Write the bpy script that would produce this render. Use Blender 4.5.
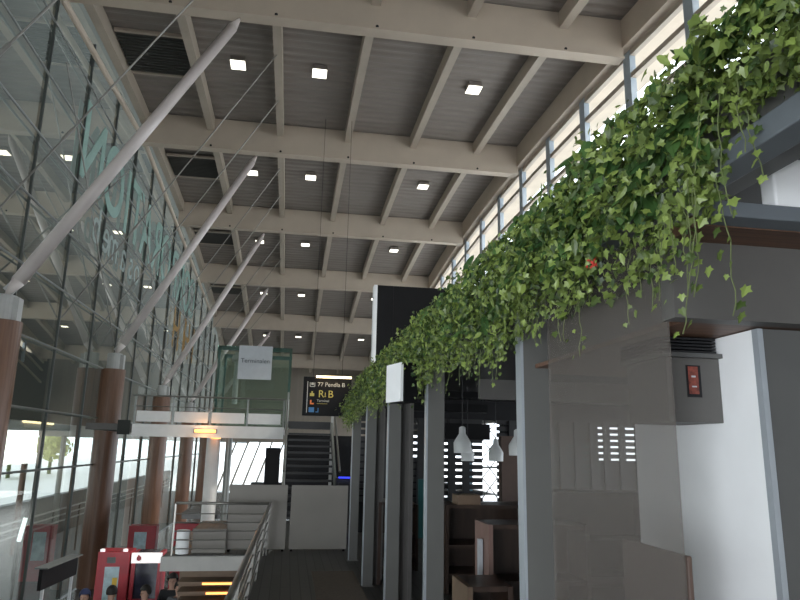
import bpy, math, random
from mathutils import Vector, Matrix
random.seed(7)
for o in list(bpy.data.objects): bpy.data.objects.remove(o)
S = bpy.context.scene
COL = S.collection
# ---------------------------------------------------------------- camera
cam = bpy.data.cameras.new('camera'); co = bpy.data.objects.new('camera', cam); COL.objects.link(co)
cam.sensor_width = 36; cam.lens = 665/800*36; cam.clip_start = .05; cam.clip_end = 500
rt = Vector((0.98654, -0.16237, 0.01952)); dn = Vector((0.05392, 0.21021, -0.97617)); fw = Vector((0.15440, 0.96408, 0.21614))
m = Matrix.Identity(4)
for i in range(3):
    m[i][0] = rt[i]; m[i][1] = -dn[i]; m[i][2] = -fw[i]
m[0][3], m[1][3], m[2][3] = 0, 0, 1.7
co.matrix_world = m
S.camera = co
# ---------------------------------------------------------------- light and exposure
S.view_settings.view_transform = 'Standard'; S.view_settings.look = 'None'
S.view_settings.gamma = 1; S.view_settings.use_curve_mapping = False
S.view_settings.exposure = -0.62
W = bpy.data.worlds.new('world'); S.world = W; W.use_nodes = True
bg = W.node_tree.nodes['Background']; bg.inputs[0].default_value = (.86, .93, 1, 1); bg.inputs[1].default_value = 6.0

def lamp(kind, name, loc, rot, energy, color=(1, 1, 1), **k):
    l = bpy.data.lights.new(name, kind); l.energy = energy; l.color = color
    for a, b in k.items(): setattr(l, a, b)
    o = bpy.data.objects.new(name, l); o.location = loc; o.rotation_euler = rot; COL.objects.link(o)
    return o
R = math.radians
# daylight entering by the clerestory on the right, and a fill lamp added behind the camera
lamp('AREA', 'clerestory_daylight', (9.9, 26, 9.5), (0, R(80), 0), 700, (1, .86, .70), shape='RECTANGLE', size=6, size_y=62)
lamp('AREA', 'rear_left_fill', (-4.3, -4.6, .7), (R(90), 0, R(-35)), 700, (.90, .95, 1), shape='RECTANGLE', size=4, size_y=3.6)  # unseen fill added at rear left to brighten the white partition
lamp('AREA', 'left_glass_daylight', (-6.2, 2, .6), (0, R(-96), 0), 200, (.90, .95, 1), shape='RECTANGLE', size=3.4, size_y=18)
lamp('SUN', 'sun', (40, 10, 40), (0, R(52), R(-12)), 3.0, (1, .90, .78), angle=R(2))

# ---------------------------------------------------------------- materials
def mat(name, col, rough=.6, metal=0, var=.06, scale=6, bump=0, emis=None, estr=0, spec=.5, stretch=None):
    m = bpy.data.materials.new(name); m.use_nodes = True; nt = m.node_tree; b = nt.nodes['Principled BSDF']
    b.inputs['Roughness'].default_value = rough; b.inputs['Metallic'].default_value = metal
    b.inputs['Specular IOR Level'].default_value = spec
    tc = nt.nodes.new('ShaderNodeTexCoord'); mp = nt.nodes.new('ShaderNodeMapping')
    if stretch: mp.inputs['Scale'].default_value = stretch
    n = nt.nodes.new('ShaderNodeTexNoise'); n.inputs['Scale'].default_value = scale; n.inputs['Detail'].default_value = 4
    nt.links.new(tc.outputs['Object'], mp.inputs[0]); nt.links.new(mp.outputs[0], n.inputs['Vector'])
    r = nt.nodes.new('ShaderNodeValToRGB')
    r.color_ramp.elements[0].position = .3; r.color_ramp.elements[1].position = .7
    r.color_ramp.elements[0].color = tuple(max(0, c*(1-var)) for c in col)+(1,)
    r.color_ramp.elements[1].color = tuple(min(1, c*(1+var)) for c in col)+(1,)
    nt.links.new(n.outputs[0], r.inputs[0]); nt.links.new(r.outputs[0], b.inputs['Base Color'])
    if bump:
        bp = nt.nodes.new('ShaderNodeBump'); bp.inputs['Strength'].default_value = bump; bp.inputs['Distance'].default_value = .01
        nt.links.new(n.outputs[0], bp.inputs['Height']); nt.links.new(bp.outputs[0], b.inputs['Normal'])
    if emis:
        b.inputs['Emission Color'].default_value = emis+(1,); b.inputs['Emission Strength'].default_value = estr
    return m
def glassmat(name, tint, refl, rough=.0, gcol=(1, 1, 1)):
    m = bpy.data.materials.new(name); m.use_nodes = True; nt = m.node_tree
    for n in list(nt.nodes):
        if n.type != 'OUTPUT_MATERIAL': nt.nodes.remove(n)
    out = [n for n in nt.nodes if n.type == 'OUTPUT_MATERIAL'][0]
    t = nt.nodes.new('ShaderNodeBsdfTransparent'); t.inputs[0].default_value = tint+(1,)
    g = nt.nodes.new('ShaderNodeBsdfGlossy'); g.inputs['Roughness'].default_value = rough; g.inputs[0].default_value = gcol+(1,)
    x = nt.nodes.new('ShaderNodeMixShader'); x.inputs[0].default_value = refl
    nt.links.new(t.outputs[0], x.inputs[1]); nt.links.new(g.outputs[0], x.inputs[2]); nt.links.new(x.outputs[0], out.inputs[0])
    return m
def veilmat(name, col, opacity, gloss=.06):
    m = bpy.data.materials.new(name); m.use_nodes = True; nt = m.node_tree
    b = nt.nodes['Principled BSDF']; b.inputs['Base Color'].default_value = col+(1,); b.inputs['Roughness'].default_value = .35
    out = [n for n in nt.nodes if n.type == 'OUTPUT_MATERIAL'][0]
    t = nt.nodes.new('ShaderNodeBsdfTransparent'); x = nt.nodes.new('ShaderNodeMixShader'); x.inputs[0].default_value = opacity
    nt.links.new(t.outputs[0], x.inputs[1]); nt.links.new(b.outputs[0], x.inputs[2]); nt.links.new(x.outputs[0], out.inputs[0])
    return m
M = dict(
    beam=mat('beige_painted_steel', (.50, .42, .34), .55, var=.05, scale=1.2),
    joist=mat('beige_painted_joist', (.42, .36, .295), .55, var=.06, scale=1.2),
    deck=mat('grey_brown_corrugated_deck', (.235, .205, .185), .6, var=.09, scale=1.5, stretch=(.4, 3, 1)),
    vent=mat('dark_grille', (.05, .05, .045), .6),
    strut=mat('pale_strut_paint', (.60, .54, .52), .28, var=.06, scale=2),
    cable=mat('steel_cable', (.25, .24, .22), .35, metal=.4),
    wood=mat('brown_wood_cladding', (.15, .075, .045), .35, var=.22, scale=3, stretch=(6, 6, .35)),
    collar=mat('grey_column_head', (.42, .42, .41), .5),
    mull=mat('dark_mullion', (.045, .05, .047), .4),
    transom=mat('grey_transom', (.20, .21, .20), .35, metal=.3),
    letter=mat('pale_green_lettering', (.25, .38, .34), .6),
    letter2=mat('pale_grey_lettering', (.30, .36, .34), .6),
    orange=mat('ochre_lettering', (.30, .17, .04), .6),
    cpost=mat('blue_white_window_post', (.36, .42, .48), .4),
    cream=mat('cream_soffit', (.62, .53, .43), .7, var=.08, scale=1),
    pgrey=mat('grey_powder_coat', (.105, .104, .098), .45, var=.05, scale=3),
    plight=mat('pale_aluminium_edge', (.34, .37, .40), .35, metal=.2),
    fascia=mat('fascia_grey', (.095, .09, .085), .5),
    bluegrey=mat('blue_grey_beam', (.12, .135, .15), .45),
    dark=mat('near_black', (.018, .018, .02), .5, spec=.2),
    black=mat('black_panel', (.010, .010, .011), .5, spec=.15),
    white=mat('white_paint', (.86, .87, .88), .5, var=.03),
    cornergrey=mat('mid_grey_laminate', (.085, .085, .083), .45),
    soffitwood=mat('brown_wood_slats', (.12, .062, .038), .5, var=.35, scale=6, stretch=(.4, 14, 1)),
    barrier=mat('beige_grey_board', (.215, .198, .178), .6, var=.05, scale=2),
    floorm=mat('dark_deck_boards', (.055, .054, .052), .45, var=.2, scale=4, stretch=(7, .4, 1)),
    lowfloor=mat('dark_terrazzo', (.07, .07, .07), .25, var=.15),
    slab=mat('pale_slab_edge', (.40, .39, .37), .6),
    mat_=mat('brown_entrance_mat', (.15, .12, .095), .9, var=.15, scale=30),
    steel=mat('brushed_steel', (.20, .195, .18), .3, metal=.6),
    green=None,
    red=mat('red_laminate', (.42, .02, .035), .35, var=.1),
    balc=mat('pale_grey_balcony', (.80, .80, .79), .5, var=.03),
    stairm=mat('dark_steel_stair', (.03, .03, .032), .45),
    endwall=mat('beige_end_wall', (.30, .26, .22), .7, var=.06, scale=.8, stretch=(6, 6, .2)),
    outwall=mat('green_grey_outer_wall', (.018, .022, .019), .7, var=.2, scale=.6),
    parapet=mat('grey_concrete', (.16, .17, .17), .7, var=.15),
    booth=mat('dark_brown_veneer', (.045, .026, .018), .4, var=.3, scale=4, stretch=(3, 3, .4)),
    pinkwood=mat('rosy_brown_veneer', (.26, .16, .135), .45, var=.12, scale=4, stretch=(3, 3, .4)),
    card=mat('tan_board', (.20, .135, .09), .6, var=.1),
    pend=mat('pale_pendant_enamel', (.70, .72, .72), .35),
    brownbox=mat('brown_leatherette', (.115, .075, .06), .5),
    teal=mat('teal_panel', (.02, .10, .10), .4),
    stem=mat('ivy_stem', (.13, .16, .06), .7),
    redflower=mat('red_petals', (.45, .03, .02), .6),
    skin=mat('skin', (.50, .30, .22), .6), hair=mat('dark_hair', (.015, .012, .01), .6),
    navy=mat('navy_cloth', (.02, .03, .09), .8), bluec=mat('blue_cloth', (.04, .08, .25), .8), blackc=mat('black_cloth', (.012, .012, .014), .8),
    greyc=mat('grey_cloth', (.10, .10, .11), .8),
    lampm=mat('ceiling_lamp_diffuser', (1, .95, .85), .5, emis=(1, .93, .80), estr=5),
    tube=mat('warm_tube_lamp', (1, .85, .6), .5, emis=(1, .78, .46), estr=5),
    orangel=mat('orange_lamp', (1, .5, .2), .5, emis=(1, .36, .08), estr=5),
    coolt=mat('cool_tube_lamp', (1, 1, 1), .5, emis=(.9, .97, 1), estr=3),
    bluel=mat('blue_strip_lamp', (.1, .1, 1), .5, emis=(.03, .05, 1), estr=2.0),
    backlit=mat('backlit_header', (1, 1, 1), .5, emis=(1, .93, .92), estr=1.1),
    poster=mat('poster_paper', (.45, .60, .66), .5, var=.3, scale=5),
    yellow=mat('poster_yellow', (.75, .50, .06), .5),
    screen=mat('dark_machine_window', (.03, .03, .05), .15, var=.6, scale=5),
    signw=mat('sign_white', (.5, .5, .47), .5, emis=(1, .97, .88), estr=.0),
    signy=mat('sign_yellow', (.50, .42, .10), .5, emis=(1, .75, .12), estr=.0),
    signo=mat('sign_orange', (.70, .18, .05), .5, emis=(1, .25, .05), estr=.15),
    signb=mat('sign_blue', (.04, .14, .30), .5, emis=(.1, .35, .8), estr=.12),
    banner=mat('pale_banner', (.50, .53, .56), .6, var=.04),
    ink=mat('grey_ink', (.10, .11, .12), .6),
    leafout=mat('outdoor_foliage', (.42, .46, .16), .8, var=.4, scale=2),
    asphalt=mat('bright_concrete_apron', (.88, .88, .86), .8),
)
M['glass'] = glassmat('tinted_facade_glass', (.80, .86, .82), .55, 0, (.92, .92, .84))
M['clear'] = glassmat('clear_window_glass', (.93, .95, .95), .06)
M['green'] = glassmat('green_lift_glass', (.91, .955, .93), .17, .02, (.70, .88, .80))
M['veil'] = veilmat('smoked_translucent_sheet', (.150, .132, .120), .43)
def leafmat(name, a, b):
    m = bpy.data.materials.new(name); m.use_nodes = True; nt = m.node_tree; p = nt.nodes['Principled BSDF']
    g = nt.nodes.new('ShaderNodeNewGeometry'); r = nt.nodes.new('ShaderNodeValToRGB')
    e = r.color_ramp.elements; e[0].color = a+(1,); e[1].color = b+(1,)
    x = e.new(.9); x.color = (b[0]*1.25, b[1]*1.15, b[2]*1.3, 1)
    nt.links.new(g.outputs['Random Per Island'], r.inputs[0]); nt.links.new(r.outputs[0], p.inputs['Base Color'])
    p.inputs['Roughness'].default_value = .42
    tr = nt.nodes.new('ShaderNodeBsdfTranslucent'); nt.links.new(r.outputs[0], tr.inputs[0])
    mx = nt.nodes.new('ShaderNodeMixShader'); mx.inputs[0].default_value = .22
    out = [n for n in nt.nodes if n.type == 'OUTPUT_MATERIAL'][0]
    nt.links.new(p.outputs[0], mx.inputs[1]); nt.links.new(tr.outputs[0], mx.inputs[2]); nt.links.new(mx.outputs[0], out.inputs[0])
    return m
M['leaf'] = leafmat('ivy_leaf', (.020, .048, .010), (.20, .285, .06))
M['leafdark'] = leafmat('broad_leaf', (.025, .07, .018), (.07, .15, .035))

# ---------------------------------------------------------------- builders
class MB:
    def __init__(s): s.v = []; s.f = []
    def add(s, vs, fs):
        n = len(s.v); s.v += [tuple(v) for v in vs]; s.f += [tuple(i+n for i in f) for f in fs]; return s
    def box(s, x0, x1, y0, y1, z0, z1):
        return s.add([(x, y, z) for z in (z0, z1) for y in (y0, y1) for x in (x0, x1)],
                     [(0, 2, 3, 1), (4, 5, 7, 6), (0, 1, 5, 4), (2, 6, 7, 3), (0, 4, 6, 2), (1, 3, 7, 5)])
    def obox(s, c, ux, uy, hx, hy, z0, z1):   # box turned about z
        ux = Vector(ux).normalized(); uy = Vector(uy).normalized(); c = Vector(c)
        p = [c+ux*a*hx+uy*b*hy for b in (-1, 1) for a in (-1, 1)]
        return s.add([(q.x, q.y, z) for z in (z0, z1) for q in p], [(0, 2, 3, 1), (4, 5, 7, 6), (0, 1, 5, 4), (2, 6, 7, 3), (0, 4, 6, 2), (1, 3, 7, 5)])
    def bar(s, p, q, w, h, up=(0, 0, 1)):     # rectangular bar between two points
        p = Vector(p); q = Vector(q); d = (q-p).normalized(); sd = d.cross(Vector(up)).normalized(); u = sd.cross(d)
        vs = [e+sd*a*w/2+u*b*h/2 for e in (p, q) for b in (-1, 1) for a in (-1, 1)]
        return s.add(vs, [(0, 1, 3, 2), (4, 6, 7, 5), (0, 4, 5, 1), (2, 3, 7, 6), (0, 2, 6, 4), (1, 5, 7, 3)])
    def tube(s, p, q, r, r2=None, n=12, caps=True):
        p = Vector(p); q = Vector(q); r2 = r if r2 is None else r2; d = (q-p).normalized()
        a = d.orthogonal().normalized(); b = d.cross(a)
        vs = []
        for e, rr in ((p, r), (q, r2)):
            for i in range(n):
                t = 2*math.pi*i/n; vs.append(e+a*math.cos(t)*rr+b*math.sin(t)*rr)
        fs = [(i, (i+1) % n, n+(i+1) % n, n+i) for i in range(n)]
        if caps: fs += [tuple(range(n))[::-1], tuple(range(n, 2*n))]
        return s.add(vs, fs)
    def lathe(s, c, prof, n=20):               # prof = (radius, z) list
        c = Vector(c); vs = []
        for r, z in prof:
            for i in range(n):
                t = 2*math.pi*i/n; vs.append((c.x+r*math.cos(t), c.y+r*math.sin(t), c.z+z))
        fs = []
        for k in range(len(prof)-1):
            for i in range(n): fs.append((k*n+i, k*n+(i+1) % n, (k+1)*n+(i+1) % n, (k+1)*n+i))
        return s.add(vs, fs)
    def build(s, name, m, parent=None, smooth=False, bevel=0):
        off = Vector(parent.get('_o', (0, 0, 0))) if parent is not None else Vector((0, 0, 0))
        me = bpy.data.meshes.new(name); me.from_pydata([tuple(Vector(v)-off) for v in s.v], [], s.f); me.materials.append(M[m] if isinstance(m, str) else m)
        if smooth:
            for p in me.polygons: p.use_smooth = True
        me.update()
        o = bpy.data.objects.new(name, me); COL.objects.link(o)
        if parent is not None: o.parent = parent; o['_o'] = tuple(off)
        if bevel:
            b = o.modifiers.new('b', 'BEVEL'); b.width = bevel; b.segments = 2; b.limit_method = 'ANGLE'
        return o
def tag(o, label=None, cat=None, group=None, kind=None):
    if label: o['label'] = label
    if cat: o['category'] = cat
    if group: o['group'] = group
    if kind: o['kind'] = kind
    return o
def thing(name, loc, label, cat, group=None):
    o = bpy.data.objects.new(name, None); o.empty_display_size = .1; o.location = loc; o['_o'] = tuple(loc); COL.objects.link(o)
    return tag(o, label, cat, group)
def struct(name, mb, m, parent=None, **k):
    o = mb.build(name, m, parent, **k)
    if parent is None: o['kind'] = 'structure'
    return o
def text(name, body, m, parent, size, origin, ux, uy, depth=.01, mirror=False, sx=1, align='LEFT', bold=0):
    cu = bpy.data.curves.new('t', 'FONT'); cu.body = body; cu.size = size; cu.extrude = depth/2; cu.align_x = align; cu.offset = bold
    t = bpy.data.objects.new('t', cu); COL.objects.link(t); bpy.context.view_layer.update()
    dg = bpy.context.evaluated_depsgraph_get(); me = bpy.data.meshes.new_from_object(t.evaluated_get(dg))
    bpy.data.objects.remove(t)
    ux = Vector(ux).normalized(); uy = Vector(uy).normalized(); uz = ux.cross(uy); og = Vector(origin)
    off = Vector(parent.get('_o', (0, 0, 0))) if parent is not None else Vector((0, 0, 0))
    for v in me.vertices: v.co = og-off+ux*v.co.x*sx+uy*v.co.y+uz*v.co.z
    me.materials.clear(); me.materials.append(M[m]); me.name = name
    o = bpy.data.objects.new(name, me); COL.objects.link(o)
    if parent is not None: o.parent = parent; o['_o'] = tuple(off)
    return o
ORD = ['first', 'second', 'third', 'fourth', 'fifth', 'sixth', 'seventh', 'eighth', 'ninth', 'tenth', 'eleventh', 'twelfth', 'thirteenth', 'fourteenth', 'fifteenth', 'sixteenth', 'seventeenth', 'eighteenth', 'nineteenth', 'twentieth']

# ---------------------------------------------------------------- the hall
YB = [-2.2+9.2*i for i in range(8)]            # beam lines: ..., 7.0, 16.2, 25.4, ...
def zb(y): return 13.08-.00325*(y-25.4)**2     # underside of the transverse beams (an arched roof)
LX, RX = -6.4, 9.4                             # glass wall on the left, clerestory on the right
d = MB(); ys = []; y = -7.2
while y < 66: ys.append(y); y += .1
vs = []
for i, y in enumerate(ys):
    z = zb(y)+1.27+(.045 if (i % 4) in (0, 1) else 0)
    for x in (LX-.1, RX+.3): vs.append((x, y, z))
    for x in (LX-.1, RX+.3): vs.append((x, y, zb(y)+1.5))
fs = []
for i in range(len(ys)-1):
    a = 4*i; b = a+4
    fs += [(a, a+1, b+1, b), (a+2, b+2, b+3, a+3), (a, b, b+2, a+2), (a+1, a+3, b+3, b+1)]
n = 4*(len(ys)-1); fs += [(0, 2, 3, 1), (n, n+1, n+3, n+2)]
d.add(vs, fs); struct('ceiling', d, 'deck')
# mezzanine floor and its slab edge, lower floor
def planks(m):
    nt = m.node_tree; b = nt.nodes['Principled BSDF']; tc = nt.nodes.new('ShaderNodeTexCoord'); mp = nt.nodes.new('ShaderNodeMapping'); mp.inputs['Rotation'].default_value = (0, 0, R(90))
    k = nt.nodes.new('ShaderNodeTexBrick'); k.inputs['Scale'].default_value = 1; k.inputs['Brick Width'].default_value = 1.6; k.inputs['Row Height'].default_value = .12; k.inputs['Mortar Size'].default_value = .006
    k.inputs['Color1'].default_value = (.075, .073, .070, 1); k.inputs['Color2'].default_value = (.055, .053, .050, 1); k.inputs['Mortar'].default_value = (.015, .015, .015, 1)
    nt.links.new(tc.outputs['Object'], mp.inputs[0]); nt.links.new(mp.outputs[0], k.inputs['Vector']); nt.links.new(k.outputs['Color'], b.inputs['Base Color'])
planks(M['floorm'])
f = MB(); f.box(-.44, 9.35, -4, 11.3, -.22, 0); f.box(-1.8, 9.35, 11.3, 16.2, -.22, 0)
struct('floor', f, 'floorm')
struct('trim_1', MB().box(-1.83, -.44, 11.24, 11.3, -.22, -.01), 'slab')
struct('trim_2', MB().box(-.47, -.44, -4, 11.24, -.22, .03), 'slab')
struct('floor_lower', MB().box(-6.3, 9.3, -4, 65.5, -3.25, -2.85), 'lowfloor')
# left glass wall
w1 = MB().add([(LX, -4, -2.85), (LX, 65.5, -2.85), (LX, 65.5, 9.5), (LX, 57, 11.0), (LX, 48, 12.7), (LX, 38, 13.9), (LX, 25, 14.4), (LX, 12, 13.8), (LX, 5, 12.9), (LX, -4, 11.5)], [tuple(range(10))])
win = struct('window_1', w1, 'glass')
YM = [16.2+3.067*i for i in range(-4, 15)]
for y in YM: struct('mullion', MB().box(LX-.09, LX+.03, y-.03, y+.03, -2.85, zb(y)+.45), 'mull', win)
for z in (.95, 2.45, 4.1, 5.7, 7.3, 8.9, 10.5, 11.9):
    struct('transom', MB().tube((LX+.1, -2, z), (LX+.1, 55 if z < 10 else (44 if z < 11 else 38), z), .03, n=8), 'transom', win)
struct('trim_3', MB().tube((LX+.22, 4, zb(4)+.1), (LX+.22, 25.4, 13.2), .09, n=10).tube((LX+.22, 25.4, 13.2), (LX+.22, 50, zb(50)+.1), .09, n=10), 'beam')
# right wall under and around the clerestory
g = MB()
w2 = MB().add([(RX, -3, 8.0), (RX, 65, 8.0), (RX, 65, 9), (RX, 50, 11.4), (RX, 38, 12.9), (RX, 25, 13.5), (RX, 8, 12.6), (RX, -3, 11)], [(0, 7, 6, 5, 4, 3, 2, 1)])
win2 = struct('window_2', w2, 'clear')
for i in range(-4, 15):
    y = 16.2+3.067*i; struct('window_post', MB().box(RX-.20, RX-.02, y-.10, y+.28, 8.0, zb(y)+.35), 'cpost', win2)
for dz in (.26, -.45, -1.5):
    q = MB()
    for a, b in zip(range(4, 62, 4), range(8, 66, 4)): q.bar((RX-.1, a, zb(a)+dz), (RX-.1, b, zb(b)+dz), .16, .16)
    q.build('glazing_bar', 'joist', win2)
struct('wall_right', MB().box(RX-.05, RX+.2, -7, 65.5, 2.9, 8.0).box(RX-.05, RX+.2, 50, 65.5, 8.0, 9.0).box(RX-.05, RX+.2, -4, 65.5, -3.2, -.3).box(RX-.05, RX+.2, -4, 6, -.3, 2.9), 'fascia')
# right edge girder following the arch
q = MB()
for a in range(-4, 64, 4):
    q.bar((RX-.28, a, zb(a)+.82), (RX-.28, a+4, zb(a+4)+.82), .30, .90)
struct('trim_4', q, 'beam')
# sunlit roof overhang outside the clerestory
q = MB()
for a in range(-4, 64, 4):
    q.bar((RX+1.05, a, zb(a)+.9), (RX+1.05, a+4, zb(a+4)+.9), 1.5, .18)
struct('ceiling_overhang', q, 'cream')
struct('rear_light_blocker', MB().box(LX, RX, -7.2, -7, 2.6, 13).box(-2, RX, -7.2, -7, -3.2, 2.6), 'endwall')  # unseen wall added to cut light from behind, low opening left
# far end wall
e = MB().box(LX, RX, 65.5, 66, 1.9, 11).box(.2, RX, 65.5, 66, -3.2, 1.9)
struct('wall_far', e, 'endwall')
ew = struct('window_3', MB().box(LX, .2, 65.7, 65.72, -3.2, 1.9), 'clear')
for i in range(5):
    x = LX+1.1*i; struct('mullion', MB().bar((x, 65.6, -2.85), (x+1.6, 65.6, 1.9), .16, .2, up=(0, 1, 0)), 'joist', ew)
# outside, left: a neighbouring building with the bright apron below it
struct('wall_outside', MB().box(-13.5, -12, -10, 220, 1.95, 70), 'outwall')
struct('wall_parapet', MB().box(-12.4, -12, -10, 75, -3.2, -1.15).box(-12, -6.6, -10, 75, -3.35, -3.2), 'parapet')
o = MB().box(-12, -11.8, -10, 120, 1.9, 2.55).build('trim_5', 'collar'); o['kind'] = 'structure'
o = MB().tube((-11.75, 32.6, 2.5), (-11.75, 36.5, 2.5), .05, n=8).build('tube_lamp', 'tube'); tag(o, 'warm glowing tube standing in for a balcony lamp reflected in the glass at far left', 'lamp')  # glowing tube added outside in place of the balcony lamp's reflection
struct('ground', MB().box(-160, 160, -80, 260, -3.6, -3.4), 'asphalt')

# ---- roof members
for i, y in enumerate(YB):
    if y < 5: continue
    k = i-1
    z = zb(y); where = ['nearest overhead, before the view begins', 'crossing the top of the view', 'second from the top of the view', 'third from the top of the view', 'fourth from the top of the view', 'fifth from the top of the view', 'sixth and farthest across the hall'][k]
    t = thing('roof_beam', (1.5, y, z), 'deep beige roof beam '+where, 'beam', 'beige beams across the hall roof')
    b = MB().box(LX+.1, RX-.4, y-.13, y+.13, z+.05, z+1.28); b.build('web', 'beam', t)
    MB().box(LX+.1, RX-.4, y-.2, y+.2, z, z+.05).build('bottom_flange', 'beam', t)
    if k in (1, 2, 3):
        for jx in (-3.7, -.98, 1.74, 4.46, 7.18): MB().tube((jx+.05, y-.15, z+.12), (jx+.05, y-.12, z+.12), .045, n=8).build('bolt', 'dark', t)
JX = [-6.2, -3.70, -.98, 1.74, 4.46, 7.18]
for b in range(-1, 6):
    y0 = 16.2+9.2*b+.13; y1 = y0+8.94
    if y0 < 5: y0 = 7.13
    for j, x in enumerate(JX):
        if b == -1 and j == 0: continue
        t = MB(); N = 6
        for s in range(N):
            a = y0+(y1-y0)*s/N; c = y0+(y1-y0)*(s+1)/N
            t.bar((x, a, zb(a)+1.02), (x, c, zb(c)+1.02), .26, .5)
        o = t.build('roof_joist', 'joist')
        tag(o, 'beige roof joist, %s from the left, %s' % (ORD[j], ['in front of the first beam', 'between first and second beams', 'between second and third beams', 'between third and fourth beams', 'between fourth and fifth beams', 'between fifth and sixth beams', 'behind the sixth beam'][b+1]), 'joist', 'lengthwise roof joists')
    ym = 20.75+9.2*b
    for j, x in enumerate((-2.34, .38, 5.82)):
        if b == -1: continue
        z = zb(ym)+1.12
        t = thing('ceiling_light', (x, ym, z), 'small square lit ceiling lamp, %s of its row, %s row from the front' % (['left one', 'middle one', 'right one'][j], ORD[b]), 'ceiling light', 'square lamps under the roof deck')
        MB().box(x-.24, x+.24, ym-.27, ym+.27, z, z+.16).build('housing', 'deck', t)
        MB().box(x-.24, x+.24, ym-.27, ym+.27, z-.02, z+.0).build('diffuser', 'lampm', t)
    if -1 < b < 4:
        x = -4.95; z = zb(ym)+1.16
        t = thing('ceiling_grille', (x, ym, z), 'dark ventilation grille in the roof near the left glass wall, %s bay' % ORD[b], 'grille', 'dark roof grilles along the left side')
        for yy in (ym-1.25, ym+1.15): MB().box(x-1.06, x+1.06, yy, yy+.1, z-.04, z+.06).build('frame_bar', 'joist', t)
        MB().box(x-1.06, x+1.06, ym-1.15, ym+1.15, z+.02, z+.06).build('backing', 'vent', t)
        sl = MB()
        for s in range(14): yy = ym-1.1+.165*s; sl.box(x-1.06, x+1.06, yy, yy+.05, z-.02, z+.02)
        sl.build('slats', 'vent', t)
# ---- columns, struts, rods
for k in range(5):
    y = 16.2+9.2*k; cx = -6.02; cy = y-1.4; who = ['at the left edge of the view', 'second from the camera, rising beside the red kiosk', 'third from the camera, behind the balcony end', 'fourth from the camera, seen under the balcony', 'fifth from the camera, seen under the balcony'][k]
    ztop = 4.1 if k < 2 else 4.05-.25*(k-1)
    t = thing('column', (cx, cy, -2.85), 'round brown wood-clad column '+who, 'column', 'brown round columns along the glass wall')
    MB().tube((cx, cy, -2.85), (cx, cy, ztop), .39, n=32, caps=True).build('cladding', 'wood', t, smooth=False)
    MB().tube((cx, cy, ztop), (cx, cy, ztop+.55), .24, n=20).build('head_collar', 'collar', t, bevel=.02)
    MB().box(cx+.2, cx+.32, cy-.12, cy+.12, ztop, ztop+.5).build('head_bracket', 'collar', t)
    zt = zb(y)-.1
    s = thing('strut', (cx, cy, ztop+.5), 'pale leaning roof strut, %s from the camera' % ORD[k], 'strut', 'leaning pale roof struts')
    p = Vector((cx+.02, cy, ztop+.57)); e = Vector((-1.85, y-.25, zt-.12)); dd = (e-p).normalized(); L = (e-p).length
    MB().tube(p+dd*.35, e-dd*.35, .145, .13, n=20).build('tube', 'strut', s, smooth=True)
    MB().tube(p, p+dd*.36, .05, .145, n=20).build('lower_tip', 'strut', s, smooth=True)
    MB().tube(e-dd*.36, e, .13, .03, n=20).build('upper_tip', 'strut', s, smooth=True)
    c = MB().bar(p+Vector((.0, 0, .06)), p+dd*.3, .06, .22)
    c.build('foot_plate', 'collar', s)
    if k == 1:
        for yy in (cy-.25, cy+.25): pass
nrod = 0
for i, y in enumerate(YM):
    if y < 9 or y > 48: continue
    if abs((y-16.2) % 9.2) < .1:
        a = (LX+.35, y-.1, 4.3); b = (-1.0, y, zb(y)+.1)
    else:
        a = (LX+.06, y, 5.0); b = (-1.0, y, zb(y)+.8)
    if abs((y-16.2) % 9.2) < .1: continue
    nrod += 1
    t = MB().tube(a, b, .020, n=6)
    v = Vector(b)-Vector(a)
    t.tube(Vector(a)+v*.30, Vector(a)+v*.33, .035, n=8)
    o = t.build('tie_rod', 'cable'); tag(o, 'thin steel rod from glass wall to roof joist, %s from the camera' % ORD[nrod-1], 'tie rod', 'thin slanting tie rods')
nrod = 0
for k in range(4):
    y = 16.2+9.2*k
    for s, (a, b) in enumerate((((LX+.25, y-.9, 5.0), (LX+.25, y+9.2*.8, 11.2)), ((LX+.25, y+8.0, 5.0), (LX+.25, y+.4, 11.2)))):
        nrod += 1
        o = MB().tube(a, b, .022, n=6).build('bracing_rod', 'cable')
        tag(o, 'thin diagonal bracing rod along the glass wall %s, %s bay' % (['rising away from the camera', 'falling away from the camera'][s], ORD[k]), 'bracing rod', 'diagonal bracing rods')

# ---- lettering on the left glass wall (reads mirrored from inside)
sg = thing('glass_lettering', (LX, 19.7, 9.4), 'tall pale green letters on the left glass wall, read in mirror writing from inside', 'lettering')
H = 2.4
word = 'CORPORATION'[::-1]
yy = 19.3
for ch in word:
    wd = {'I': .6, 'N': 1.95, 'O': 2.2}.get(ch, 1.75)
    # mirrored glyph: far side is the letter's left
    text('letter', ch, 'letter', sg, H*1.39, (LX+.12, yy+wd, 9.15), (0, -1, 0), (0, 0, 1), .02, sx=.95, bold=.03)
    yy += wd+.35
sg2 = thing('glass_lettering', (LX, 20.6, 7.6), 'smaller pale lettering in a row beneath the tall green letters on the glass wall', 'lettering')
yy = 20.7
for ch in 'BEMASO':
    text('letter', ch.lower(), 'letter2', sg2, 1.7, (LX+.12, yy+.85, 7.75), (0, -1, 0), (0, 0, 1), .02)
    yy += 1.15
sg3 = thing('glass_lettering', (LX, 41, 9), 'ochre coloured upright characters on the far part of the left glass wall', 'lettering')
yy = 36.5
for ch in 'HIHI':
    text('letter', ch, 'orange', sg3, 3.2, (LX+.12, yy+1.5, 6.6), (0, -1, 0), (0, 0, 1), .02); yy += 1.9

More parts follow.
